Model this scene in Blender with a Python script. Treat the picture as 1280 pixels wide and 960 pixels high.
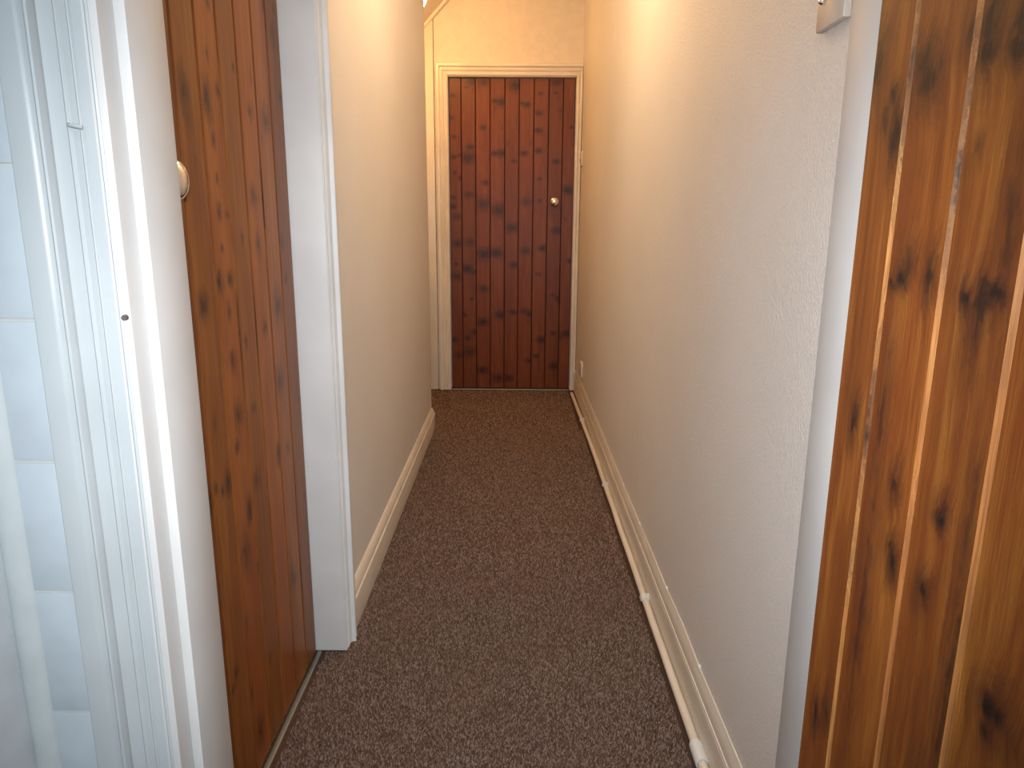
import bpy, bmesh, math, random
import numpy as np
from mathutils import Matrix, Vector

random.seed(7)
for o in list(bpy.data.objects):
    bpy.data.objects.remove(o)
S = bpy.context.scene
COL = S.collection

# ------------------------------------------------------------------ camera
F_PX, PITCH, YAW, ROLL, CAM_H = 898.0, math.radians(12.8), math.radians(0.30), math.radians(-0.35), 1.115
FW = np.array([-math.sin(YAW)*math.cos(PITCH), math.cos(YAW)*math.cos(PITCH), -math.sin(PITCH)])
_r0 = np.array([math.cos(YAW), math.sin(YAW), 0.0])
_d0 = np.cross(FW, _r0)
RT = math.cos(ROLL)*_r0 + math.sin(ROLL)*_d0
DN = -math.sin(ROLL)*_r0 + math.cos(ROLL)*_d0
CAM = np.array([0.0, 0.0, CAM_H])

def ray(x, y): return FW*F_PX + RT*(x-640) + DN*(y-480)
def on_x(x, y, X): d = ray(x, y); return CAM + d*(X/d[0])
def on_y(x, y, Y): d = ray(x, y); return CAM + d*(Y/d[1])

cd = bpy.data.cameras.new('camera'); cd.sensor_width = 36.0; cd.lens = 36.0*F_PX/1280.0
cd.clip_start = 0.02
cam = bpy.data.objects.new('camera', cd); COL.objects.link(cam)
m = Matrix.Identity(4)
for i in range(3):
    m[i][0], m[i][1], m[i][2], m[i][3] = RT[i], -DN[i], -FW[i], CAM[i]
cam.matrix_world = m
S.camera = cam

# ------------------------------------------------------------------ world, lights, exposure
S.view_settings.view_transform = 'Standard'; S.view_settings.look = 'None'
S.view_settings.gamma = 1.0; S.view_settings.use_curve_mapping = False
S.view_settings.exposure = 0.08
W = bpy.data.worlds.new('world'); S.world = W; W.use_nodes = True
W.node_tree.nodes['Background'].inputs[0].default_value = (0.75, 0.87, 1.0, 1)
W.node_tree.nodes['Background'].inputs[1].default_value = 0.15

def light(name, kind, loc, power, color, **kw):
    d = bpy.data.lights.new(name, kind); d.energy = power; d.color = color
    for k, v in kw.items(): setattr(d, k, v)
    o = bpy.data.objects.new(name, d); COL.objects.link(o); o.location = loc
    return o

# the camera's own flash: just above and a little left of the lens, fired along the view
fl = light('camera_flash', 'SPOT', (-0.016, 0.012, CAM_H+0.055), 64.0, (0.96, 0.98, 1.0),
           spot_size=math.radians(92), spot_blend=1.0, shadow_soft_size=0.012)
fl.rotation_euler = (math.radians(90-15), 0, YAW)
# daylight through the bathroom window behind the camera
wl = light('bathroom_window_daylight', 'AREA', (0.15, -1.36, 1.55), 12.0, (0.72, 0.88, 1.0),
           shape='RECTANGLE', size=0.8, size_y=0.9)
wl.rotation_euler = (math.radians(90), 0, 0)

# ------------------------------------------------------------------ node helpers
class NT:
    def __init__(s, name):
        s.mat = bpy.data.materials.new(name); s.mat.use_nodes = True
        s.t = s.mat.node_tree; s.t.nodes.clear()
        s.out = s.t.nodes.new('ShaderNodeOutputMaterial')
        s.b = s.t.nodes.new('ShaderNodeBsdfPrincipled')
        s.t.links.new(s.b.outputs[0], s.out.inputs[0])
    def n(s, kind, **kw):
        o = s.t.nodes.new(kind)
        for k, v in kw.items(): setattr(o, k, v)
        return o
    def put(s, sock, v):
        if isinstance(v, bpy.types.NodeSocket): s.t.links.new(v, sock)
        elif v is not None: sock.default_value = v
    def coord(s): return s.n('ShaderNodeTexCoord').outputs['Object']
    def vmath(s, op, a, b=None, c=None):
        o = s.n('ShaderNodeVectorMath', operation=op); s.put(o.inputs[0], a)
        if b is not None: s.put(o.inputs[1], b)
        if c is not None: s.put(o.inputs[2], c)
        return o.outputs['Value'] if op in ('LENGTH', 'DOT_PRODUCT') else o.outputs[0]
    def math(s, op, a, b=None, clamp=False):
        o = s.n('ShaderNodeMath', operation=op); o.use_clamp = clamp; s.put(o.inputs[0], a)
        if b is not None: s.put(o.inputs[1], b)
        return o.outputs[0]
    def noise(s, vec, scale, detail=4.0, rough=0.55, dist=0.0):
        o = s.n('ShaderNodeTexNoise'); s.put(o.inputs['Vector'], vec); s.put(o.inputs['Scale'], scale)
        s.put(o.inputs['Detail'], detail); s.put(o.inputs['Roughness'], rough); s.put(o.inputs['Distortion'], dist)
        return o
    def rng(s, v, a, b, c=0.0, d=1.0, smooth=False):
        o = s.n('ShaderNodeMapRange'); o.interpolation_type = 'SMOOTHSTEP' if smooth else 'LINEAR'
        s.put(o.inputs[0], v); s.put(o.inputs[1], a); s.put(o.inputs[2], b); s.put(o.inputs[3], c); s.put(o.inputs[4], d)
        return o.outputs[0]
    def mix(s, f, a, b, mode='MIX'):
        o = s.n('ShaderNodeMix', data_type='RGBA', blend_type=mode); s.put(o.inputs[0], f)
        s.put(o.inputs[6], a); s.put(o.inputs[7], b); return o.outputs[2]
    def ramp(s, v, stops):
        o = s.n('ShaderNodeValToRGB'); s.put(o.inputs[0], v); e = o.color_ramp.elements
        while len(e) > 1: e.remove(e[-1])
        e[0].position, e[0].color = stops[0]
        for p, c in stops[1:]: k = e.new(p); k.color = c
        return o.outputs[0]
    def bump(s, h, strength, dist):
        o = s.n('ShaderNodeBump'); s.put(o.inputs['Strength'], strength); s.put(o.inputs['Distance'], dist)
        s.put(o.inputs['Height'], h); s.t.links.new(o.outputs[0], s.b.inputs['Normal'])
    def fin(s, color, rough=0.5, metal=0.0, spec=0.5):
        s.put(s.b.inputs['Base Color'], color); s.put(s.b.inputs['Roughness'], rough)
        s.put(s.b.inputs['Metallic'], metal); s.put(s.b.inputs['Specular IOR Level'], spec)
        return s.mat

def rgb(r, g, b): return (r, g, b, 1.0)

def paint_mat(name, col, rough, brush=0.25, dirt=0.06):
    t = NT(name); c = t.coord()
    st = t.noise(t.vmath('MULTIPLY', c, (160, 160, 6)), 1.0, 3).outputs[0]
    lo = t.noise(c, 5.0, 3).outputs[0]
    t.bump(t.math('ADD', st, t.math('MULTIPLY', t.noise(c, 30, 2).outputs[0], 1.5)), brush, 0.0012)
    dk = rgb(*[v*(1-dirt*2) for v in col[:3]])
    return t.fin(t.mix(t.rng(lo, 0.35, 0.7), dk, col), rough)

def paper_mat(name, col):
    t = NT(name); c = t.coord()
    a = t.noise(t.vmath('MULTIPLY', c, (1, 1, 0.55)), 330, 3, 0.6, 0.4).outputs[0]
    v = t.n('ShaderNodeTexVoronoi'); t.put(v.inputs['Vector'], c); v.inputs['Scale'].default_value = 380
    h = t.math('ADD', t.rng(a, 0.35, 0.7), t.math('MULTIPLY', v.outputs['Distance'], 0.6))
    t.bump(h, 0.7, 0.0012)
    lo = t.noise(c, 1.6, 3).outputs[0]
    d = rgb(col[0]*0.93, col[1]*0.92, col[2]*0.90)
    base = t.mix(t.rng(lo, 0.3, 0.7), d, col)
    base = t.mix(t.rng(a, 0.38, 0.62, 0.20, 0.0), base, rgb(col[0]*0.62, col[1]*0.61, col[2]*0.60))
    return t.fin(base, 0.44, spec=0.45)

def plain_mat(name, col, rough=0.5, metal=0.0, spec=0.5):
    t = NT(name); n = t.noise(t.coord(), 25, 2).outputs[0]
    return t.fin(t.mix(t.rng(n, 0.3, 0.7), rgb(*[v*0.92 for v in col[:3]]), col), rough, metal, spec)

M = {}
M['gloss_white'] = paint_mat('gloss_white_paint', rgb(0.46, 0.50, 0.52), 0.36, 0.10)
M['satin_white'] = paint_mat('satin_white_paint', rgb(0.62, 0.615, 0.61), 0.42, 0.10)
M['eggshell_white'] = paint_mat('eggshell_white_paint', rgb(0.76, 0.765, 0.765), 0.45, 0.08)
M['cream_gloss'] = paint_mat('cream_gloss_paint', rgb(0.80, 0.74, 0.64), 0.32, 0.03)
M['wallpaper'] = paper_mat('textured_wallpaper', rgb(0.86, 0.84, 0.82))
M['plaster'] = plain_mat('plaster_paint', rgb(0.76, 0.74, 0.70), 0.8)
M['bath_paint'] = plain_mat('pale_blue_white_paint', rgb(0.74, 0.78, 0.82), 0.5)
M['end_plaster'] = plain_mat('cream_wall_paint', rgb(0.78, 0.71, 0.60), 0.6)
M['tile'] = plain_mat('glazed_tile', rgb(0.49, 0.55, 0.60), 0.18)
M['grout'] = plain_mat('grout', rgb(0.56, 0.57, 0.54), 0.8)
M['trim_plastic'] = plain_mat('white_plastic', rgb(0.76, 0.80, 0.80), 0.35)
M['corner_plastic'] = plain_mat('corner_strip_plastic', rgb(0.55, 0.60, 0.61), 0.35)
M['switch_plastic'] = plain_mat('switch_plastic', rgb(0.66, 0.58, 0.50), 0.35)
M['chrome'] = plain_mat('polished_chrome', rgb(0.82, 0.80, 0.76), 0.12, 1.0)
M['dull_metal'] = plain_mat('dull_metal', rgb(0.34, 0.35, 0.31), 0.5, 0.8)
M['dark_hole'] = plain_mat('dark_screw', rgb(0.10, 0.08, 0.07), 0.6)
M['vinyl'] = plain_mat('bathroom_vinyl', rgb(0.45, 0.43, 0.40), 0.5)

def lamp_mat(name, col, strength):
    t = NT(name); t.put(t.b.inputs['Emission Color'], col); t.put(t.b.inputs['Emission Strength'], strength)
    return t.fin(rgb(0.9, 0.88, 0.8), 0.4)

def carpet_mat(name):
    t = NT(name); c = t.coord()
    at = t.n('ShaderNodeAttribute'); at.attribute_name = 'tuft'
    a = t.noise(c, 380, 2, 0.7).outputs[0]
    v = t.math('ADD', t.math('MULTIPLY', t.rng(a, 0.25, 0.75), 0.35), t.math('MULTIPLY', at.outputs['Fac'], 0.65))
    col = t.ramp(v, [(0.10, rgb(0.050, 0.032, 0.025)), (0.38, rgb(0.122, 0.081, 0.062)),
                     (0.62, rgb(0.215, 0.150, 0.118)), (0.90, rgb(0.38, 0.29, 0.24))])
    lo = t.noise(c, 4.5, 3).outputs[0]
    col = t.mix(t.rng(lo, 0.3, 0.75, 0.0, 0.30), col, rgb(0.18, 0.085, 0.055))
    return t.fin(col, 0.95, spec=0.1)
M['carpet'] = carpet_mat('brown_fleck_carpet')

def wood_mat(name, base, knots, seed, blot=0.5, core_k=0.9, tone=1.0, freq=(70, 34)):
    """stained knotty pine: base = (light, mid, dark); knots = (u, w, ru, rw, strength) in board coordinates"""
    t = NT(name); c = t.coord()
    c0 = t.vmath('MULTIPLY', c, (1, 0.35, 1))
    wob = t.vmath('SUBTRACT', t.noise(t.vmath('MULTIPLY', c0, (freq[0], 1, freq[1])), 1.0, 5, 0.65).outputs['Color'], (0.5, 0.5, 0.5))
    halo = core = None
    for (u, w, ru, rw, s) in knots:
        q = t.vmath('MULTIPLY_ADD', c0, (1/ru, 0, 1/rw), (-u/ru, 0, -w/rw))
        q = t.vmath('MULTIPLY_ADD', wob, (2.6, 0, 2.8), q)
        L = t.vmath('LENGTH', q)
        h = t.rng(L, 0.2, 2.6, min(1.0, s*1.05), 0.0, True)
        k = t.rng(L, 0.15, 0.8, s, 0.0, True)
        halo = h if halo is None else t.math('MAXIMUM', halo, h)
        core = k if core is None else t.math('MAXIMUM', core, k)
    sx = t.n('ShaderNodeSeparateXYZ'); t.put(sx.inputs[0], c0)
    u = t.math('ADD', sx.outputs[0], seed*1.37)
    if halo is not None: u = t.math('ADD', u, t.math('MULTIPLY', halo, 0.012))
    cx = t.n('ShaderNodeCombineXYZ'); t.put(cx.inputs[0], u); t.put(cx.inputs[1], sx.outputs[1]); t.put(cx.inputs[2], sx.outputs[2])
    g = cx.outputs[0]
    broad = t.noise(t.vmath('MULTIPLY', g, (34, 10, 3.0)), 1.0, 3, 0.55, 0.9).outputs[0]
    mid = t.noise(t.vmath('MULTIPLY', g, (170, 30, 2.0)), 1.0, 4, 0.6, 0.3).outputs[0]
    fine = t.noise(t.vmath('MULTIPLY', g, (900, 200, 16)), 1.0, 3, 0.6).outputs[0]
    v = t.math('ADD', t.math('MULTIPLY', broad, blot), t.math('ADD', t.math('MULTIPLY', mid, (1-blot)*0.7),
               t.math('MULTIPLY', fine, (1-blot)*0.3)))
    lo, md, dk = [tuple(min(1.0, q*tone) for q in col) for col in base]
    col = t.ramp(v, [(0.32, rgb(*dk)), (0.49, rgb(*md)), (0.67, rgb(*lo))])
    red = t.noise(t.vmath('MULTIPLY', g, (14, 5, 1.7)), 1.0, 2, 0.5).outputs[0]
    col = t.mix(t.rng(red, 0.42, 0.66, 0.0, 0.42), col, rgb(md[0]*0.80, md[1]*0.58, md[2]*0.7))
    col = t.mix(t.rng(fine, 0.34, 0.66, 0.42, 0.0), col, rgb(dk[0]*0.55, dk[1]*0.55, dk[2]*0.55))
    if halo is not None:
        hn = t.math('MULTIPLY', halo, t.rng(mid, 0.3, 0.62, 1.15, 0.8), True)
        col = t.mix(hn, col, rgb(dk[0]*0.33, dk[1]*0.42, dk[2]*0.85))
        col = t.mix(t.math('MULTIPLY', core, core_k, True), col, rgb(0.013, 0.008, 0.007))
    t.bump(t.math('ADD', mid, fine), 0.2, 0.0012)
    return t.fin(col, t.rng(fine, 0.3, 0.7, 0.34, 0.46), spec=0.28)

# ------------------------------------------------------------------ mesh helpers
def new_obj(name, bm, mat, parent=None, smooth=None):
    me = bpy.data.meshes.new(name)
    bmesh.ops.recalc_face_normals(bm, faces=bm.faces)
    bm.to_mesh(me); bm.free()
    if smooth is not None:
        for p in me.polygons: p.use_smooth = True
        me.set_sharp_from_angle(angle=math.radians(smooth))
    me.materials.append(mat)
    o = bpy.data.objects.new(name, me); COL.objects.link(o)
    if parent is not None: o.parent = parent
    return o

def tag(o, label, cat, group=None, kind=None):
    o['label'] = label; o['category'] = cat
    if group: o['group'] = group
    if kind: o['kind'] = kind
    return o

def empty(name, loc=(0, 0, 0), rz=0.0):
    o = bpy.data.objects.new(name, None); COL.objects.link(o); o.location = loc; o.rotation_euler = (0, 0, rz)
    o.empty_display_size = 0.05
    return o

def add_box(bm, a, b, bev=0.0):
    vs = [bm.verts.new((x, y, z)) for x in (a[0], b[0]) for y in (a[1], b[1]) for z in (a[2], b[2])]
    fs = []
    for idx in ((0, 1, 3, 2), (4, 6, 7, 5), (0, 4, 5, 1), (2, 3, 7, 6), (0, 2, 6, 4), (1, 5, 7, 3)):
        fs.append(bm.faces.new([vs[i] for i in idx]))
    if bev > 0:
        es = list({e for f in fs for e in f.edges})
        bmesh.ops.bevel(bm, geom=es, offset=bev, segments=2, affect='EDGES', profile=0.5)

def box(name, a, b, mat, parent=None, bev=0.0):
    bm = bmesh.new(); add_box(bm, a, b, bev)
    return new_obj(name, bm, mat, parent, 40 if bev else None)

def add_sweep(bm, pts, f0, f1):
    """a closed 2-D outline carried from f0(a, b) to f1(a, b)"""
    r0 = [bm.verts.new(f0(a, b)) for a, b in pts]; r1 = [bm.verts.new(f1(a, b)) for a, b in pts]
    n = len(pts)
    for i in range(n):
        j = (i+1) % n; bm.faces.new((r0[i], r0[j], r1[j], r1[i]))
    bm.faces.new(r0); bm.faces.new(r1)

def sweep(name, pts, f0, f1, mat, parent=None, smooth=28):
    bm = bmesh.new(); add_sweep(bm, pts, f0, f1)
    return new_obj(name, bm, mat, parent, smooth)

def add_lathe(bm, prof, origin, axis, seg=32):
    """prof = (distance along axis, radius)"""
    ax = Vector(axis).normalized(); u = ax.orthogonal().normalized(); v = ax.cross(u); o = Vector(origin)
    rings = []
    for d, r in prof:
        if r < 1e-6: rings.append([bm.verts.new(o+ax*d)])
        else: rings.append([bm.verts.new(o+ax*d+(u*math.cos(2*math.pi*k/seg)+v*math.sin(2*math.pi*k/seg))*r) for k in range(seg)])
    for A, B in zip(rings, rings[1:]):
        for k in range(seg):
            j = (k+1) % seg
            if len(A) == 1 and len(B) == 1: continue
            if len(A) == 1: bm.faces.new((A[0], B[k], B[j]))
            elif len(B) == 1: bm.faces.new((A[k], A[j], B[0]))
            else: bm.faces.new((A[k], A[j], B[j], B[k]))

def lathe(name, prof, origin, axis, mat, parent=None, seg=32, smooth=40):
    bm = bmesh.new(); add_lathe(bm, prof, origin, axis, seg)
    return new_obj(name, bm, mat, parent, smooth)

def add_tube(bm, path, r, seg=10):
    P = [Vector(p) for p in path]; prev = None; rings = []
    for i, p in enumerate(P):
        d = (P[min(i+1, len(P)-1)]-P[max(i-1, 0)]).normalized()
        u = Vector((0, 0, 1)) if abs(d.z) < 0.9 else Vector((1, 0, 0))
        if prev is not None: u = prev
        u = (u-d*u.dot(d)).normalized(); prev = u; v = d.cross(u)
        rings.append([bm.verts.new(p+(u*math.cos(2*math.pi*k/seg)+v*math.sin(2*math.pi*k/seg))*r) for k in range(seg)])
    for A, B in zip(rings, rings[1:]):
        for k in range(seg):
            j = (k+1) % seg; bm.faces.new((A[k], A[j], B[j], B[k]))
    bm.faces.new(rings[0]); bm.faces.new(rings[-1])

def tube(name, path, r, mat, parent=None, seg=10):
    bm = bmesh.new(); add_tube(bm, path, r, seg)
    return new_obj(name, bm, mat, parent, 50)

# ------------------------------------------------------------------ main dimensions (metres; camera stands at x=0, y=0)
LX = -0.458                                   # left wall of the corridor
def RX(y): return 0.424 - 0.0047*y            # right wall, slightly out of parallel
Y_N, Y_P = 0.73, 0.83                         # bathroom / corridor faces of the partition with the doorway
Y_LE = 3.79                                   # where the left wall ends
Y_E = 4.74                                    # end wall
CEIL = 2.46
BX0, BX1, BY0 = -0.569, 1.15, -1.40           # bathroom

# ------------------------------------------------------------------ floor and ceiling
fl_o = box('floor', (-1.6, Y_P-0.06, -0.08), (0.60, Y_E+0.10, -0.004), M['carpet'])
tag(fl_o, 'corridor floor under the brown flecked carpet', 'floor', kind='structure')
bf = box('floor_bathroom', (BX0-0.1, BY0-0.1, -0.08), (BX1+0.1, Y_P-0.06, 0.0), M['vinyl'])
tag(bf, 'plain bathroom floor before the open pine door', 'floor', kind='structure')
ce = box('ceiling', (-1.6, BY0-0.1, CEIL), (BX1+0.1, Y_E+0.10, CEIL+0.08), M['plaster'])
tag(ce, 'white ceiling above corridor and bathroom', 'ceiling', kind='structure')

# carpet pile: short twisted tufts, too many to count
def carpet_pile():
    rs = np.random.RandomState(3)
    tufts = []
    def region(x0, x1, y0, y1, sp):
        nx, ny = max(1, int((x1-x0)/sp)), max(1, int((y1-y0)/sp))
        gx, gy = np.meshgrid(x0+(np.arange(nx)+0.5)*(x1-x0)/nx, y0+(np.arange(ny)+0.5)*(y1-y0)/ny)
        n = gx.size
        tufts.append(np.stack([gx.ravel()+rs.uniform(-.45, .45, n)*sp, gy.ravel()+rs.uniform(-.45, .45, n)*sp, np.full(n, sp)], 1))
    region(-0.4975, -0.446, 0.95, 1.695, 0.0038)
    region(-0.446, 0.3765, 1.10, 1.60, 0.0038)
    region(-0.446, 0.3745, 1.60, 2.10, 0.0038)
    region(-0.440, 0.3705, 2.10, 2.95, 0.0048)
    region(-0.440, 0.3660, 2.95, 3.79, 0.0052)
    region(-0.75, 0.3500, 3.79, 4.712, 0.0066)
    P = np.concatenate(tufts); n = len(P); sp = P[:, 2]
    h = rs.uniform(0.6, 1.35, n)*0.0055; r = sp*rs.uniform(0.55, 0.85, n)
    lean = rs.normal(0, 0.0018, (n, 2)); a0 = rs.uniform(0, 6.28, n)
    V = np.zeros((n, 4, 3))
    for k in range(3):
        a = a0+k*2.0944
        V[:, k, 0] = P[:, 0]+r*np.cos(a); V[:, k, 1] = P[:, 1]+r*np.sin(a); V[:, k, 2] = -0.0045
    V[:, 3, 0] = P[:, 0]+lean[:, 0]; V[:, 3, 1] = P[:, 1]+lean[:, 1]; V[:, 3, 2] = h-0.0025
    V = V.reshape(-1, 3)
    b = np.arange(n)*4
    T = np.stack([np.stack([b, b+1, b+3], 1), np.stack([b+1, b+2, b+3], 1), np.stack([b+2, b, b+3], 1)], 1).reshape(-1, 3)
    me = bpy.data.meshes.new('carpet_pile')
    me.vertices.add(len(V)); me.vertices.foreach_set('co', V.ravel().astype(np.float32))
    me.loops.add(T.size); me.loops.foreach_set('vertex_index', T.ravel().astype(np.int32))
    me.polygons.add(len(T)); me.polygons.foreach_set('loop_start', (np.arange(len(T))*3).astype(np.int32))
    me.update(calc_edges=True)
    at = me.attributes.new('tuft', 'FLOAT', 'POINT')
    at.data.foreach_set('value', np.repeat(rs.uniform(0, 1, n), 4).astype(np.float32))
    me.materials.append(M['carpet'])
    o = bpy.data.objects.new('carpet_pile', me); COL.objects.link(o)
    return tag(o, 'short brown flecked carpet pile covering the corridor floor', 'carpet', kind='stuff')
carpet_pile()

# ------------------------------------------------------------------ walls
LD_Y0, LD_Y1, LD_X = 0.935, 1.697, -0.522     # opening and face of the door in the left wall
def walls():
    bm = bmesh.new()
    add_box(bm, (LX-0.16, Y_P-0.05, 0), (LX, LD_Y0-0.03, CEIL))
    add_box(bm, (LX-0.16, LD_Y1+0.03, 0), (LX, Y_LE, CEIL))
    add_box(bm, (LX-0.16, LD_Y0-0.03, 2.03), (LX, LD_Y1+0.03, CEIL))
    tag(new_obj('wall_left', bm, M['wallpaper']), 'left corridor wall in cream textured wallpaper with a door opening', 'wall', kind='structure')
    bm = bmesh.new()
    add_sweep(bm, [(0, 0), (0.12, 0), (0.12, CEIL), (0, CEIL)],
              lambda a, b: (RX(Y_P-0.05)+a, Y_P-0.05, b), lambda a, b: (RX(Y_E+0.1)+a, Y_E+0.1, b))
    tag(new_obj('wall_right', bm, M['wallpaper']), 'long right corridor wall in off white textured wallpaper', 'wall', kind='structure')
    # end wall with the opening of the far door
    bm = bmesh.new()
    add_box(bm, (-0.517, Y_E, 0), (-0.457, Y_E+0.10, CEIL))
    add_box(bm, (0.385, Y_E, 0), (0.50, Y_E+0.10, CEIL))
    add_box(bm, (-0.457, Y_E, 2.005), (0.385, Y_E+0.10, CEIL))
    tag(new_obj('wall_end', bm, M['end_plaster']), 'smooth cream wall above and around the far pine door', 'wall', kind='structure')
    # partition between bathroom and corridor
    bm = bmesh.new()
    add_box(bm, (BX0-0.1, Y_N+0.0012, 0), (-0.412, Y_P-0.004, CEIL))
    add_box(bm, (0.387, Y_N, 0), (BX1+0.1, Y_P-0.004, CEIL))
    add_box(bm, (-0.412, Y_N, 2.03), (0.387, Y_P-0.004, CEIL))
    wn = tag(new_obj('wall_near', bm, M['grout']), 'bathroom partition wall with white glazed tiles beside the doorway', 'wall', kind='structure')
    # cut column of tiles by the architrave: rows of 153 mm
    z = 0.554-0.153*4 + 0.061
    bmt = None; first = None
    for k in range(-3, 13):
        z0 = 0.554+0.153*k; z1 = z0+0.1525
        if z0 < 0: z0 = 0.0
        if z1 > CEIL: z1 = CEIL-0.002
        o = box('tile', (-0.5395, Y_N-0.001, z0+0.0013), (-0.487, Y_N+0.0045, z1-0.0013), M['tile'], wn, 0.0010)
    # rounded strip in the corner
    pts = [(-0.5685, 0.006)]+[(-0.552+0.0165*math.cos(a), 0.003-0.0105*math.sin(a)) for a in np.linspace(math.pi, 0.0, 13)]+[(-0.5355, 0.006)]
    sweep('corner_strip', pts, lambda a, b: (a, Y_N+b, 0), lambda a, b: (a, Y_N+b, CEIL-0.002), M['corner_plastic'], wn, 40)
    # bathroom shell
    tag(box('wall_bathroom_left', (BX0-0.1, BY0-0.1, 0), (BX0, Y_N+0.004, CEIL), M['bath_paint']), 'pale painted bathroom side wall left of the tile column', 'wall', kind='structure')
    tag(box('wall_bathroom_right', (BX1, BY0-0.1, 0), (BX1+0.1, Y_N-0.001, CEIL), M['plaster']), 'pale painted bathroom wall behind the open pine door', 'wall', kind='structure')
    bm = bmesh.new(); w0, w1, h0, h1 = -0.27, 0.57, 1.08, 2.02
    add_box(bm, (BX0, BY0-0.1, 0), (w0, BY0, CEIL)); add_box(bm, (w1, BY0-0.1, 0), (BX1, BY0, CEIL))
    add_box(bm, (w0, BY0-0.1, 0), (w1, BY0, h0)); add_box(bm, (w0, BY0-0.1, h1), (w1, BY0, CEIL))
    tag(new_obj('wall_bathroom_back', bm, M['plaster']), 'bathroom wall with the window, opposite the doorway', 'wall', kind='structure')
    wi = empty('window_1', (0, BY0, h0)); tag(wi, 'white framed bathroom window opposite the doorway', 'window', kind='structure')
    for a, b in (((w0, -0.08, 0), (w0+.05, -0.03, h1-h0)), ((w1-.05, -0.08, 0), (w1, -0.03, h1-h0)),
                 ((w0+.05, -0.08, 0), (w1-.05, -0.03, .05)), ((w0+.05, -0.08, h1-h0-.05), (w1-.05, -0.03, h1-h0))):
        box('window_frame', a, b, M['gloss_white'], wi, 0.003)
    t = NT('window_glass'); t.put(t.b.inputs['Transmission Weight'], 1.0)
    box('pane', (w0+.05, -0.057, .05), (w1-.05, -0.053, h1-h0-.05), t.fin(rgb(.95, .97, .97), 0.25), wi)
    # recess at the end, left of the corridor
    tag(box('wall_recess', (-1.6, Y_LE-0.10, 0), (LX-0.16, Y_LE, CEIL), M['wallpaper']), 'wall on the near side of the recess left of the far door', 'wall', kind='structure')
    tag(box('wall_recess_left', (-1.6, Y_LE, 0), (-1.5, Y_E+0.1, CEIL), M['end_plaster']), 'side wall deep in the recess left of the far door', 'wall', kind='structure')
walls()

# cream cupboard front left of the far door, under the stairs
cf = box('cupboard_panel', (-1.49, Y_E-0.026, 0.004), (-0.5195, Y_E+0.02, 2.44), M['cream_gloss'], None, 0.002)
tag(cf, 'flat cream panel beside a dark gap left of the far door frame', 'panel', kind='structure')
# sloping soffit of the stairs
def soffit():
    zf = lambda x: 2.327 + (x+0.517)*1.06
    x0, x1 = -1.46, -0.394
    o = sweep('ceiling_stair_soffit', [(x0, zf(x0)), (x1, zf(x1)), (x1, CEIL+0.02), (x0, CEIL+0.02)],
              lambda a, b: (a, Y_LE+0.001, b), lambda a, b: (a, Y_E-0.027, b), M['end_plaster'], None, None)
    tag(o, 'sloping cream stair soffit above the recess left of the far door', 'soffit', kind='structure')
    # rounded bead along the joint with the wall
    bm = bmesh.new(); d = Vector((1, 0, 1.06)).normalized()
    p0 = Vector((x0, Y_E-0.031, zf(x0)-0.008)); p1 = Vector((x1, Y_E-0.031, zf(x1)-0.008))
    add_tube(bm, [p0, p1], 0.013, 10)
    tag(new_obj('trim_4', bm, M['cream_gloss'], None, 50), 'rounded cream bead running diagonally under the stair soffit', 'bead', kind='structure')
soffit()

# ------------------------------------------------------------------ joinery profiles
# (distance from the inner edge, how proud of the wall)
ARCH = [(0, 0), (0, 0.0085), (0.0010, 0.0112), (0.0030, 0.0122), (0.0048, 0.0112), (0.0056, 0.0085), (0.0068, 0.0085), (0.0078, 0.0105), (0.0175, 0.0110),
        (0.0190, 0.0128), (0.0205, 0.0132), (0.0222, 0.0118), (0.0290, 0.0116), (0.0308, 0.0132), (0.0325, 0.0136), (0.0345, 0.0122), (0.0400, 0.0124), (0.0455, 0.0140), (0.0485, 0.0150),
        (0.0495, 0.0130), (0.0508, 0.0185), (0.0528, 0.0220), (0.0550, 0.0228), (0.0572, 0.0215), (0.0588, 0.0180), (0.0598, 0.0140),
        (0.0615, 0.0140), (0.0640, 0.0165), (0.0665, 0.0185), (0.0690, 0.0195), (0.0880, 0.0200), (0.0895, 0.0185), (0.0895, 0)]
def arch(width, depth):
    w0, d0 = ARCH[-1][0], 0.021
    return [(a*width/w0, b*depth/d0) for a, b in ARCH]

def frame_arch(parent, mat, pts, x_left, x_right, head, yface, mapf, left=True, right=True, top=True, clip=None):
    """three mitred architraves in local (x along wall, y out of wall toward viewer = negative, z up)"""
    if left:
        sweep('architrave', pts, lambda a, b: mapf(x_left-a, yface-b, 0), lambda a, b: mapf(x_left-a, yface-b, head+a), mat, parent)
    if right:
        sweep('architrave', pts if clip is None else [(min(a, clip), b) for a, b in pts],
              lambda a, b: mapf(x_right+a, yface-b, 0), lambda a, b: mapf(x_right+a, yface-b, head+a), mat, parent)
    if top:
        rx = (lambda a: a) if clip is None else (lambda a: min(a, clip))
        sweep('architrave', pts, lambda a, b: mapf(x_left-a, yface-b, head+a), lambda a, b: mapf(x_right+rx(a), yface-b, head+a), mat, parent)

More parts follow.
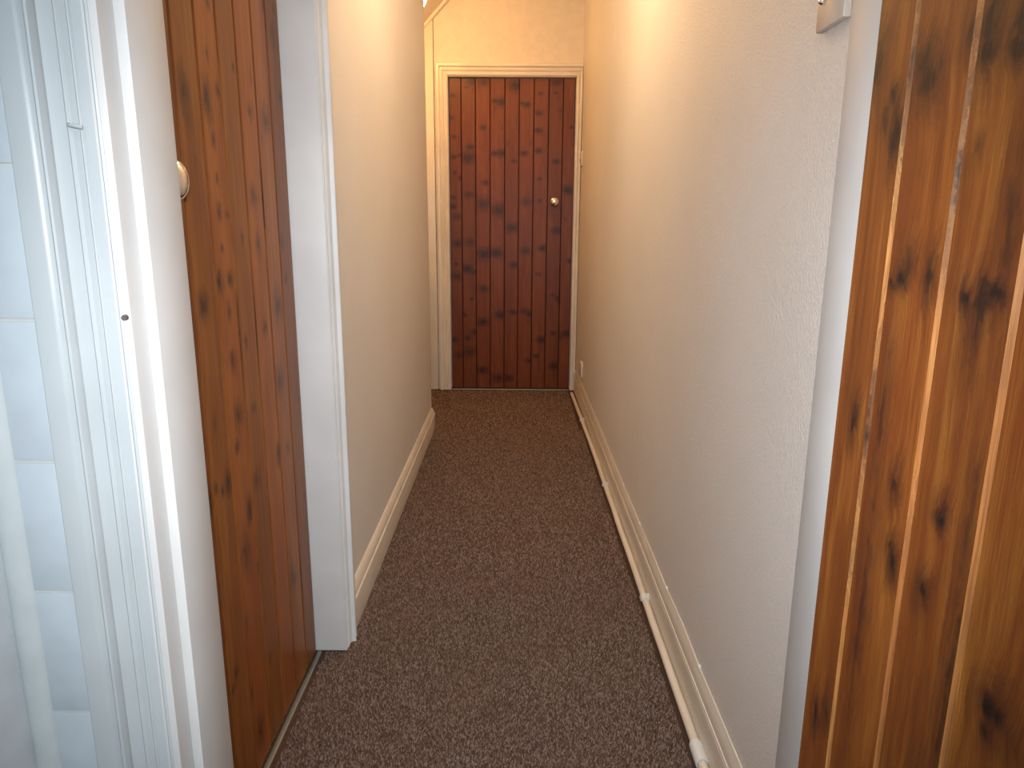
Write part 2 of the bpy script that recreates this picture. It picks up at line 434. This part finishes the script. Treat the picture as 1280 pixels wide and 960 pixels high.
# bathroom doorway: lining, stops, architrave
ident = lambda x, y, z: (x, y, z)
T1 = empty('trim_1', (0, 0, 0))
tag(T1, 'glossy white moulded frame of the bathroom doorway beside the tiles', 'door frame', kind='structure')
g = M['gloss_white']; sw = M['satin_white']
box('jamb', (-0.4115, Y_N-0.010, 0), (-0.389, Y_P, 1.985), sw, T1, 0.0015)
box('jamb', (0.364, Y_N-0.010, 0), (0.3865, Y_P, 1.985), sw, T1, 0.0015)
box('head_jamb', (-0.4115, Y_N-0.010, 1.985), (0.3865, Y_P, 2.008), sw, T1, 0.0015)
box('door_stop', (-0.389, 0.7485, 0), (-0.377, Y_P, 1.985), sw, T1, 0.0012)
box('door_stop', (0.352, 0.7485, 0), (0.364, Y_P, 1.985), sw, T1, 0.0012)
box('door_stop', (-0.377, 0.7485, 1.973), (0.352, Y_P, 1.985), sw, T1, 0.0012)
frame_arch(T1, g, arch(0.086, 0.021), -0.396, 0.372, 1.99, Y_N+0.0005, ident)
# painted-over bent nail and an old screw hole on the moulding
p = on_y(92, 157, 0.712)
bm = bmesh.new()
add_tube(bm, [(p[0]-0.0060, 0.7225, p[2]+0.0010), (p[0]-0.0058, 0.7140, p[2]+0.0010), (p[0]-0.003, 0.7125, p[2]+0.0006), (p[0]+0.0065, 0.7115, p[2]-0.0010), (p[0]+0.0082, 0.7120, p[2]-0.0014)], 0.0020, 10)
o = new_obj('bent_nail', bm, M['gloss_white'], T1, 50); o['label'] = 'painted over bent nail'
p = on_y(155, 397, 0.718)
o = lathe('screw', [(0.004, 0), (0.004, 0.0027), (-0.001, 0.0030), (-0.0012, 0.0020), (-0.0004, 0.0)], (p[0]+0.001, 0.7195, p[2]), (0, -1, 0), M['dark_hole'], T1, 16)
o['label'] = 'small dark screw head'

# left door frame
T2 = empty('trim_2', (0, 0, 0))
tag(T2, 'white frame around the left pine door, meeting the carpet', 'door frame', kind='structure')
box('jamb', (-0.600, LD_Y1+0.002, 0), (-0.4435, LD_Y1+0.0295, 2.0), M['eggshell_white'], T2, 0.0025)
box('jamb', (-0.600, LD_Y0-0.0295, 0), (-0.4435, LD_Y0-0.002, 2.0), M['eggshell_white'], T2, 0.0025)
box('head_jamb', (-0.600, LD_Y0-0.0295, 2.0), (-0.4435, LD_Y1+0.0295, 2.0295), M['eggshell_white'], T2, 0.0025)
lm = lambda x, y, z: (LX-y, x, z)             # local x -> world y, out of wall -> +x
frame_arch(T2, M['eggshell_white'], arch(0.072, 0.028), LD_Y0-0.004, LD_Y1+0.004, 2.004, -0.0005, lambda x, y, z: (LX-y, x, z), left=False)

# end door frame
T3 = empty('trim_3', (0, 0, 0))
tag(T3, 'cream painted frame with stepped moulding around the far pine door', 'door frame', kind='structure')
ED_X0, ED_X1, ED_Y, ED_H = -0.430, 0.360, 4.768, 1.978
cg = M['cream_gloss']
box('jamb', (-0.4565, Y_E-0.004, 0), (ED_X0-0.003, Y_E+0.10, 2.004), cg, T3, 0.0015)
box('jamb', (ED_X1+0.003, Y_E-0.004, 0), (0.3845, Y_E+0.10, 2.004), cg, T3, 0.0015)
box('head_jamb', (ED_X0-0.003, Y_E-0.004, ED_H+0.003), (ED_X1+0.003, Y_E+0.10, 2.004), cg, T3, 0.0015)
def arch3(width, depth):
    q = [(0, 0), (0, .42), (.04, .56), (.12, .60), (.20, .52), (.25, .34), (.32, .34), (.37, .62), (.45, .74), (.53, .66), (.58, .46), (.65, .46), (.70, .82), (.78, .98), (.94, 1.0), (1.0, .90), (1.0, 0)]
    return [(a*width, b*depth) for a, b in q]
frame_arch(T3, cg, arch3(0.070, 0.027), ED_X0-0.006, ED_X1+0.006, ED_H+0.008, Y_E-0.0005, ident, clip=0.0335)

# ------------------------------------------------------------------ boarded pine doors
PINE_R = ((0.42, 0.165, 0.028), (0.25, 0.072, 0.013), (0.12, 0.034, 0.010))
PINE_L = ((0.43, 0.170, 0.032), (0.30, 0.098, 0.019), (0.15, 0.045, 0.012))
PINE_E = ((0.25, 0.078, 0.022), (0.18, 0.048, 0.015), (0.11, 0.027, 0.010))

def tint(base, k, w): return tuple(tuple(min(1, c*k*(w if i == 0 else 1)) for i, c in enumerate(col)) for col in base)

JOINT = {}
def boarded_door(name, loc, rz, edges, h, base, knots, label, seed, z0=0.006, blot=0.5, core_k=0.9, groove=1.0, c=0.0045, joint=None, freq=(70, 34)):
    D = empty(name, loc, rz); tag(D, label, 'door', kind='structure')
    W_ = edges[-1]; t = 0.022
    rs = random.Random(seed)
    for i, (a, b) in enumerate(zip(edges, edges[1:])):
        pts = [(a+.0004, c), (a+.0004+c, 0.0), (b-.0004-c, 0.0), (b-.0004, c), (b-.0004, 0.009), (b+.0045, 0.009), (b+.0045, 0.014), (b-.0004, 0.014), (b-.0004, t), (a+.0004, t)]
        if i == len(edges)-2: pts = pts[:4]+pts[-2:]
        kn = [k for k in knots if a-0.012 < k[0] < b+0.012]
        own = []
        for k in kn:
            if a <= k[0] < b: own.append(k)
        for q in range(2):
            own.append((rs.uniform(a+.015, b-.015), rs.uniform(0.05, h), 0.005, 0.010, rs.uniform(.35, .6)))
        mt = wood_mat('stained_pine', tint(base, rs.uniform(0.86, 1.12), rs.uniform(0.95, 1.06)), own, seed*3.1+i*0.773, blot, core_k, 1.0, freq)
        o = sweep('board', pts, lambda x, y: (x, y, z0), lambda x, y: (x, y, h), mt, D, None)
        if groove != 1.0:                      # V-joint colour: stain and dirt, plus painted-in groove shade and flash glint
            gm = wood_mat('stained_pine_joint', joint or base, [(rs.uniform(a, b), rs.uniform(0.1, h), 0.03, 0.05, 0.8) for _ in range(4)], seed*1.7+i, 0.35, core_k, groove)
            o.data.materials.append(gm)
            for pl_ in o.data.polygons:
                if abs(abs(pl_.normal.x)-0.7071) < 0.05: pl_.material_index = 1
    back = wood_mat('stained_pine_ledge', base, [(W_*0.3, 0.4, .01, .01, .8)], seed+50)
    for zc in (0.25, 1.0, 1.75):
        box('ledge', (0.03, t, zc-0.06), (W_-0.03, t+0.018, zc+0.06), back, D, 0.003)
    return D

def knob(parent, u, w, mat):
    k = lathe('knob', [(0, 0), (0, 0.0275), (-0.0025, 0.0275), (-0.0045, 0.024), (-0.006, 0.0105), (-0.022, 0.0095), (-0.026, 0.0125),
              (-0.029, 0.021), (-0.033, 0.0268), (-0.039, 0.0298), (-0.046, 0.0292), (-0.053, 0.0250), (-0.0575, 0.0180), (-0.0600, 0.0090), (-0.0605, 0.0)],
              (u, -0.0002, w), (0, 1, 0), mat, parent, 40, 50)
    return k

# far door: knot positions read off the photograph
def kn_end(px, py, ru, rw, s):
    q = on_y(px, py, ED_Y); return (q[0]-ED_X0, q[2], ru, rw, s)
ek = []
for (cx_, cy_, r, s) in [(200,260,1,.7),(190,380,1,.7),(208,485,.8,.7),(205,595,1,.8),(240,585,.9,.6),(213,680,.8,.6),(245,710,1.2,.6),(203,815,.9,.7),(203,865,1.2,.8),(225,920,1.5,.6),
    (275,215,.6,.7),(310,180,2.2,.7),(295,540,1.3,.8),(285,600,2.6,.75),(290,800,1.6,.6),(370,185,2.2,.6),(365,435,1.1,.7),(378,735,1.4,.7),(365,850,3.2,.6),
    (435,290,1.3,.7),(470,295,2.0,.75),(430,575,1.3,.7),(470,575,1.8,.85),(455,885,3.2,.65),(552,205,2.6,.85),(535,618,1,.6),(605,310,1.3,.75),(578,302,.9,.6),(590,575,1.3,.65),
    (600,840,2,.5),(680,250,.8,.6),(670,355,1.2,.7),(668,450,1.3,.7),(668,560,1.4,.75),(675,715,.9,.5),(675,835,.9,.6),(765,245,.7,.6),(770,185,1.8,.6),(765,620,1.2,.75),(790,340,1.2,.4),
    (848,433,.6,.8),(830,775,2.1,.8)]:
    ek.append(kn_end(520+cx_/4.364, 60+cy_/4.364, .0138*r, .0094*r, min(1, s*1.25)))
for (cx_, cy_, r, s) in [(205,97,1.8,.7),(200,200,.7,.7),(205,262,1.8,.6),(235,455,1.2,.7),(190,577,1.3,.7),(215,655,1.6,.5),(270,90,2,.5),(255,225,1.9,.8),(295,240,1.3,.7),(278,375,.6,.8),
    (260,570,1.4,.6),(270,640,2.4,.5),(340,150,2.8,.75),(340,325,1.8,.7),(335,490,2,.75),(300,540,1.6,.65),(330,730,2,.7),(400,145,2.3,.75),(425,455,2,.8),(412,770,2.4,.6),
    (480,20,2.3,.7),(490,205,1.6,.7),(485,440,1.2,.75),(462,770,1.8,.7),(550,135,1.8,.6),(540,435,1.1,.6),(575,450,1.7,.85),(565,685,1.3,.6),(635,122,1.6,.85),(610,250,1.0,.5),
    (630,580,1.8,.85),(600,660,1.1,.6),(705,35,1.7,.8),(715,375,1.4,.7),(685,355,.9,.6),(685,545,1,.7),(715,565,1.4,.6),(695,710,1.9,.75),(770,185,1.2,.7),(752,548,1.7,.8)]:
    ek.append(kn_end(520+cx_/4.0, 280+cy_/4.0, .0142*r, .0096*r, min(1, s*1.25)))
e_edges = [(x-562)/158.0*(ED_X1-ED_X0) for x in (562, 577, 595, 613.5, 632, 650, 668.5, 687, 705, 720)]
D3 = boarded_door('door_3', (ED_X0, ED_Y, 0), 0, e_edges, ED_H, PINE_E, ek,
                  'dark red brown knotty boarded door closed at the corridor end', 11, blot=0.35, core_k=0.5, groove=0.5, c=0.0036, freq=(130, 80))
knob(D3, 0.238-ED_X0, 1.236, M['chrome'])

# left door
def kn_left(px, py, ru, rw, s):
    q = on_x(px, py, LD_X); return (q[1]-LD_Y0, q[2], ru, rw, s)
lk = []
for (sc, ox, oy, items) in (
    (4.8, 200, 0, [(140,540,1.6,4.5,.7),(170,705,1.2,3,.4),(280,600,1.5,5,.85),(352,545,1.0,1.6,.8),(283,325,.5,2,.6),(320,840,.7,2,.7),(283,10,.7,1.6,.7),(437,400,.5,1.2,.8),
        (540,665,1.1,2,.7),(620,25,1.1,2,.75),(632,720,2.2,4,.6),(680,55,.7,1.2,.6),(672,205,2,3.5,.45),(720,580,.9,2,.6)]),
    (2.742, 200, 150, [(183,68,.5,1.2,.7),(195,200,.5,1.2,.7),(203,315,.8,2.2,.8),(213,440,.6,1,.8),(200,555,1.5,2.4,.9),(240,545,1.1,1.8,.8),(150,640,1.4,3.2,.85),(237,660,.8,2.4,.7),
        (250,825,.9,2.6,.75),(232,325,1.1,1.0,.5),(282,405,.6,1.8,.7),(295,760,.5,1.6,.7),(320,260,2.0,3,.5),(337,430,1.2,3,.55),(360,710,1.1,2.2,.75),(405,640,2.2,4.5,.65),(410,895,2.2,4,.6),
        (420,420,1.4,3,.5),(432,545,.9,1.6,.6)]),
    (3.43, 220, 480, [(225,420,1.2,3,.8),(201,458,.6,1.3,.85),(172,450,.6,1.3,.8),(150,500,2,4,.5),(268,130,1.5,3,.75),(263,270,.9,1.6,.8),(315,540,1.1,3.5,.8),(300,720,1.6,6,.65),(333,100,1,1.4,.6),
        (345,410,1.8,2.5,.5),(440,300,1.2,3,.85),(480,270,1.1,2,.6),(500,820,1.6,4,.5)]),
    (3.69, 260, 700, [(170,300,.9,3,.85),(242,790,1.5,4,.75),(130,520,.8,2,.7),(115,600,1.2,1.4,.6),(200,620,.8,2.5,.7),(400,90,1.4,3,.6)])):
    for (cx_, cy_, ru, rw, s) in items:
        lk.append(kn_left(ox+cx_/sc, oy+cy_/sc, .0085*ru, .0055*rw, s))
lg = [0.0]
for y in (1.075, 1.163, 1.252, 1.341, 1.428, 1.519, 1.607): lg.append(y-LD_Y0)
lg.append(LD_Y1-0.002-LD_Y0)
lg.insert(1, 0.052)
D2 = boarded_door('door_2', (LD_X, LD_Y0, 0), math.pi/2, lg, 1.990, PINE_L, lk,
                  'orange brown boarded pine door closed in the left wall', 23, blot=0.45, core_k=0.8, groove=0.8)
knob(D2, 1.036-LD_Y0, 1.168, M['chrome'])

# bathroom door, standing open against the right
RD_X, RD_Y = 0.324, 0.706
def kn_right(px, py, ru, rw, s):
    q = on_x(px, py, RD_X); return (RD_Y-q[1], q[2], ru, rw, s)
rk = []
for (sc, ox, oy, items) in (
    (4.0, 960, 0, [(625,480,.7,1.5,.9),(640,650,1.6,2.8,.85),(545,340,2.2,3.5,.7),(590,590,1.2,2.2,.6),(780,300,2,2.2,.75),(868,312,1.2,.9,.6),(790,400,2.4,2.6,.8),
        (1095,140,2.0,3,.85),(1088,255,1.6,1.4,1.0),(1010,190,1.2,1.6,.6),(1268,225,2.0,1.4,.8),(1262,110,1.4,2.4,.75)]),
    (3.0, 960, 240, [(322,850,.9,2.4,.85),(500,325,1.1,1.2,1.0),(520,260,1.6,2.2,.6),(470,350,1.2,.9,.7),(605,320,.9,2.6,.75),(845,382,1.4,1.3,1.0),(740,392,.9,1.5,.9),(800,430,2.4,2.6,.75),(815,350,1.6,1.2,.6),(770,560,2.0,6,.35),(425,860,1.1,8,.5),(905,150,1.5,9,.45)]),
    (2.4, 940, 560, [(427,110,.8,2.2,.75),(420,345,.8,2.0,.95),(412,295,1.0,1.4,.6),(565,215,.9,.9,.95),(575,190,1.5,1.6,.5),(507,430,.9,1.8,.8),(190,795,.9,2.4,.8),(222,800,1.0,2,.6),
        (708,775,1.0,1.4,.95),(735,810,1.0,1.0,.9),(720,800,2.2,2.2,.6),(700,850,.9,.8,.7),(330,480,1.2,16,.45),(590,740,1.4,15,.55),(645,250,1.2,9,.4)])):
    for (cx_, cy_, ru, rw, s) in items:
        rk.append(kn_right(ox+cx_/sc, oy+cy_/sc, .0085*ru, .0080*rw, s))
rg = [0.0, 0.069, 0.154, 0.239] + [0.239+0.0855*k for k in range(1, 7)]
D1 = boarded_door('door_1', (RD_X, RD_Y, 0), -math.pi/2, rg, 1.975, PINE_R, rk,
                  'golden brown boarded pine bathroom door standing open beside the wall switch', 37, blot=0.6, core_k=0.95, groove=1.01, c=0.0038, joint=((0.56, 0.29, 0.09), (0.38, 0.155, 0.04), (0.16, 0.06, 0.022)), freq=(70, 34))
knob(D1, 0.69, 1.17, M['chrome'])

# threshold bars
def threshold(name, a, b, along_y, label):
    pts = [(-.0065, 0.0), (-.006, 0.0035), (-.003, 0.0055), (.003, 0.0055), (.006, 0.0035), (.0065, 0.0)]
    if along_y: o = sweep(name, pts, lambda u, v: (a[0]+u, a[1], v-.0042), lambda u, v: (a[0]+u, b[1], v-.0042), M['dull_metal'], None, 30)
    else: o = sweep(name, pts, lambda u, v: (a[0], a[1]+u, v-.0042), lambda u, v: (b[0], a[1]+u, v-.0042), M['dull_metal'], None, 30)
    return tag(o, label, 'threshold bar')
threshold('threshold_bar', (-0.5145, LD_Y0+.001), (-0.5145, LD_Y1-.001), True, 'narrow dull metal carpet bar under the left pine door')
threshold('threshold_bar', (ED_X0, 4.752), (ED_X1, 4.752), False, 'narrow dull metal carpet bar under the far pine door')

# ------------------------------------------------------------------ skirting boards
def skirt(h, t):
    k = h/0.12
    q = [(0, 0), (1, 0), (1, .078), (.97, .0795), (.80, .0800), (.80, .0825), (.98, .0830), (1.06, .0850), (1.06, .0870), (.98, .0890), (.84, .0897),
         (.84, .0920), (.80, .0960), (.73, .1010), (.62, .1060), (.48, .1105), (.34, .1145), (.18, .1185), (0, .1200)]
    return [(a*t, b*k) for a, b in q]
bl = sweep('baseboard_left', skirt(0.12, 0.018), lambda a, b: (LX+a, LD_Y1+.076, b), lambda a, b: (LX+a, Y_LE, b), M['cream_gloss'], None, 30)
tag(bl, 'cream moulded skirting board along the left corridor wall', 'skirting board', kind='structure')
br = sweep('baseboard_right', skirt(0.145, 0.0125), lambda a, b: (RX(Y_P)-a, Y_P+.001, b), lambda a, b: (RX(Y_E)-a, Y_E-.022, b), M['cream_gloss'], None, 30)
tag(br, 'cream moulded skirting board behind the heating pipe, right wall', 'skirting board', kind='structure')

# heating pipe on the floor against the right skirting
PR = 0.0102
def pipe_c(y): return RX(y)-0.0125-PR-0.001-0.011*max(0.0, min(1.0, (y-3.5)/1.0))
PP = empty('heating_pipe', (pipe_c(1.3), 1.3, 0)); tag(PP, 'thin cream painted heating pipe along the right skirting board', 'pipe')
def pl(x, y, z): return (x-PP.location.x, y-PP.location.y, z)
rs = random.Random(5)
ys = [0.86+0.12*k for k in range(33)]
path = [pl(pipe_c(y)+rs.uniform(-.0008, .0008), y, 0.0140+rs.uniform(-.0006, .0006)) for y in ys if y < 4.70]
tube('pipe', path, PR, M['cream_gloss'], PP, 14)
def clip_at(y):
    bm = bmesh.new(); c = pipe_c(y)
    pts = []
    for a in np.linspace(-0.25*math.pi, 1.0*math.pi, 12): pts.append((math.cos(a)*(PR+.0040), math.sin(a)*(PR+.0040)))
    for a in np.linspace(1.0*math.pi, -0.25*math.pi, 12): pts.append((math.cos(a)*(PR+.0006), math.sin(a)*(PR+.0006)))
    add_sweep(bm, pts, lambda a, b: pl(c+a, y-.012, .0140+b), lambda a, b: pl(c+a, y+.012, .0140+b))
    add_box(bm, pl(c+PR*.6, y-.007, .019), pl(c+PR+.0012, y+.007, .030))
    new_obj('pipe_clip', bm, M['trim_plastic'], PP, 40)['label'] = 'white plastic pipe clip'
for y in (3.92, 2.90, 1.955): clip_at(y)
lathe('pipe_coupling', [(-.03, PR+.0005), (-.03, PR+.0035), (-.024, PR+.0042), (.024, PR+.0042), (.03, PR+.0035), (.03, PR+.0005)],
      pl(pipe_c(1.315), 1.315, .0140), (-.0047, 1, 0), M['trim_plastic'], PP, 18)

# thin cable on top of the right skirting
CB = empty('telephone_cable', (RX(2.5), 2.5, 0.14)); tag(CB, 'thin white cable clipped loosely along the top of the right skirting', 'cable')
CY = [0.90, 1.425, 1.776, 2.20, 2.556, 3.10, 3.75, 4.20, 4.66]
def cabp(y):
    i = max(k for k in range(len(CY)) if CY[k] <= y+1e-6); i = min(i, len(CY)-2)
    t = (y-CY[i])/(CY[i+1]-CY[i]); amp = (0.006, 0.007, 0.004, 0.006, 0.003, 0.008, 0.004, 0.005)[i]
    return (RX(y)-0.0036-CB.location.x, y-2.5, 0.1475+amp*math.sin(math.pi*t)*(1.0 if i % 3 else 0.4)-0.14)
tube('cable', [cabp(0.90+0.04*k) for k in range(95) if 0.90+0.04*k <= 4.66], 0.0022, M['cream_gloss'], CB, 8)
for y in CY[1:-1]:
    x, yy, z = cabp(y)
    bm = bmesh.new(); add_box(bm, (x-.0036, yy-.004, z-.0035), (x+.0034, yy+.004, z+.0045), .001)
    new_obj('cable_clip', bm, M['trim_plastic'], CB, 40)

# ------------------------------------------------------------------ switches and socket on the right wall
def switch(name, y, z, label, toggle=True, depth=0.011, size=0.086):
    R = empty(name, (RX(y), y, z)); tag(R, label, 'switch' if toggle else 'socket')
    box('plate', (-depth, -size/2, -size/2), (0.0, size/2, size/2), M['switch_plastic'], R, 0.0022)
    for s in (-1, 1):
        lathe('screw', [(0, 0.0033), (.0008, 0.0033), (.0014, 0.0024), (.0016, 0)], (-depth, s*0.030, 0), (-1, 0, 0), M['chrome'], R, 12)
    if toggle:
        lathe('dolly_collar', [(0, .0095), (.002, .0095), (.004, .0075), (.0042, .004)], (-depth, 0, 0), (-1, 0, 0), M['chrome'], R, 20)
        lathe('dolly', [(0, .0030), (.010, .0036), (.016, .0048), (.019, .0042), (.0205, 0)], (-depth-.003, 0, 0), (-1, 0, -1.9), M['chrome'], R, 16)
    else:
        for dy, dz, a, b in ((0, .014, .003, .004), (-.011, -.011, .0035, .0022), (.011, -.011, .0035, .0022)):
            box('pin_slot', (-depth-.0003, dy-a, dz-b), (-depth+.001, dy+a, dz+b), M['dark_hole'], R)
    return R
switch('light_switch', 1.030, 1.411, 'off white light switch with metal dolly beside the bathroom doorway')
switch('light_switch', 4.640, 1.490, 'off white light switch high on the wall beside the far door')
switch('wall_socket', 4.270, 0.240, 'off white wall socket low above the right skirting', False, 0.013)

# ------------------------------------------------------------------ lamps
def globe_lamp(name, loc, top, r, label, power, color, emit):
    R = empty(name, loc); tag(R, label, 'lamp')
    dz = top-loc[2]
    lathe('ceiling_rose', [(dz, 0.0), (dz, .040), (dz-.012, .040), (dz-.020, .030), (dz-.022, 0.0)], (0, 0, 0), (0, 0, 1), M['trim_plastic'], R, 28)
    lathe('lamp_holder', [(dz-.020, .014), (r+.004, .016), (r-.006, .020), (r-.010, .018)], (0, 0, 0), (0, 0, 1), M['trim_plastic'], R, 24)
    prof = [(r*math.cos(a), r*math.sin(a)) for a in np.linspace(0.35, math.pi, 16)]; prof[-1] = (-r, 0.0)
    lathe('globe', prof, (0, 0, 0), (0, 0, 1), lamp_mat('lit_globe', color+(1,), emit), R, 28)
    L = light('bulb', 'POINT', (0, 0, -r-0.012), power, color, shadow_soft_size=0.03); L.parent = R
    return R
globe_lamp('ceiling_lamp', (-0.520, 4.05, 2.226), 2.32, 0.045, 'small lit globe lamp below the stair soffit beside the far door', 13.8, (1.0, 0.50, 0.16), 25)
globe_lamp('ceiling_lamp', (0.0, 2.35, 2.36), CEIL, 0.06, 'added unseen lit globe lamp on the corridor ceiling between the walls', 24.5, (1.0, 0.66, 0.36), 12)  # out-of-view lamp added for the warm light on the corridor walls
globe_lamp('ceiling_lamp', (-0.12, -0.25, 2.31), CEIL, 0.06, 'added unseen lit white globe lamp on the bathroom ceiling before the doorway', 11.0, (0.88, 0.95, 1.0), 6)  # out-of-view lamp added to light doors and frame from above
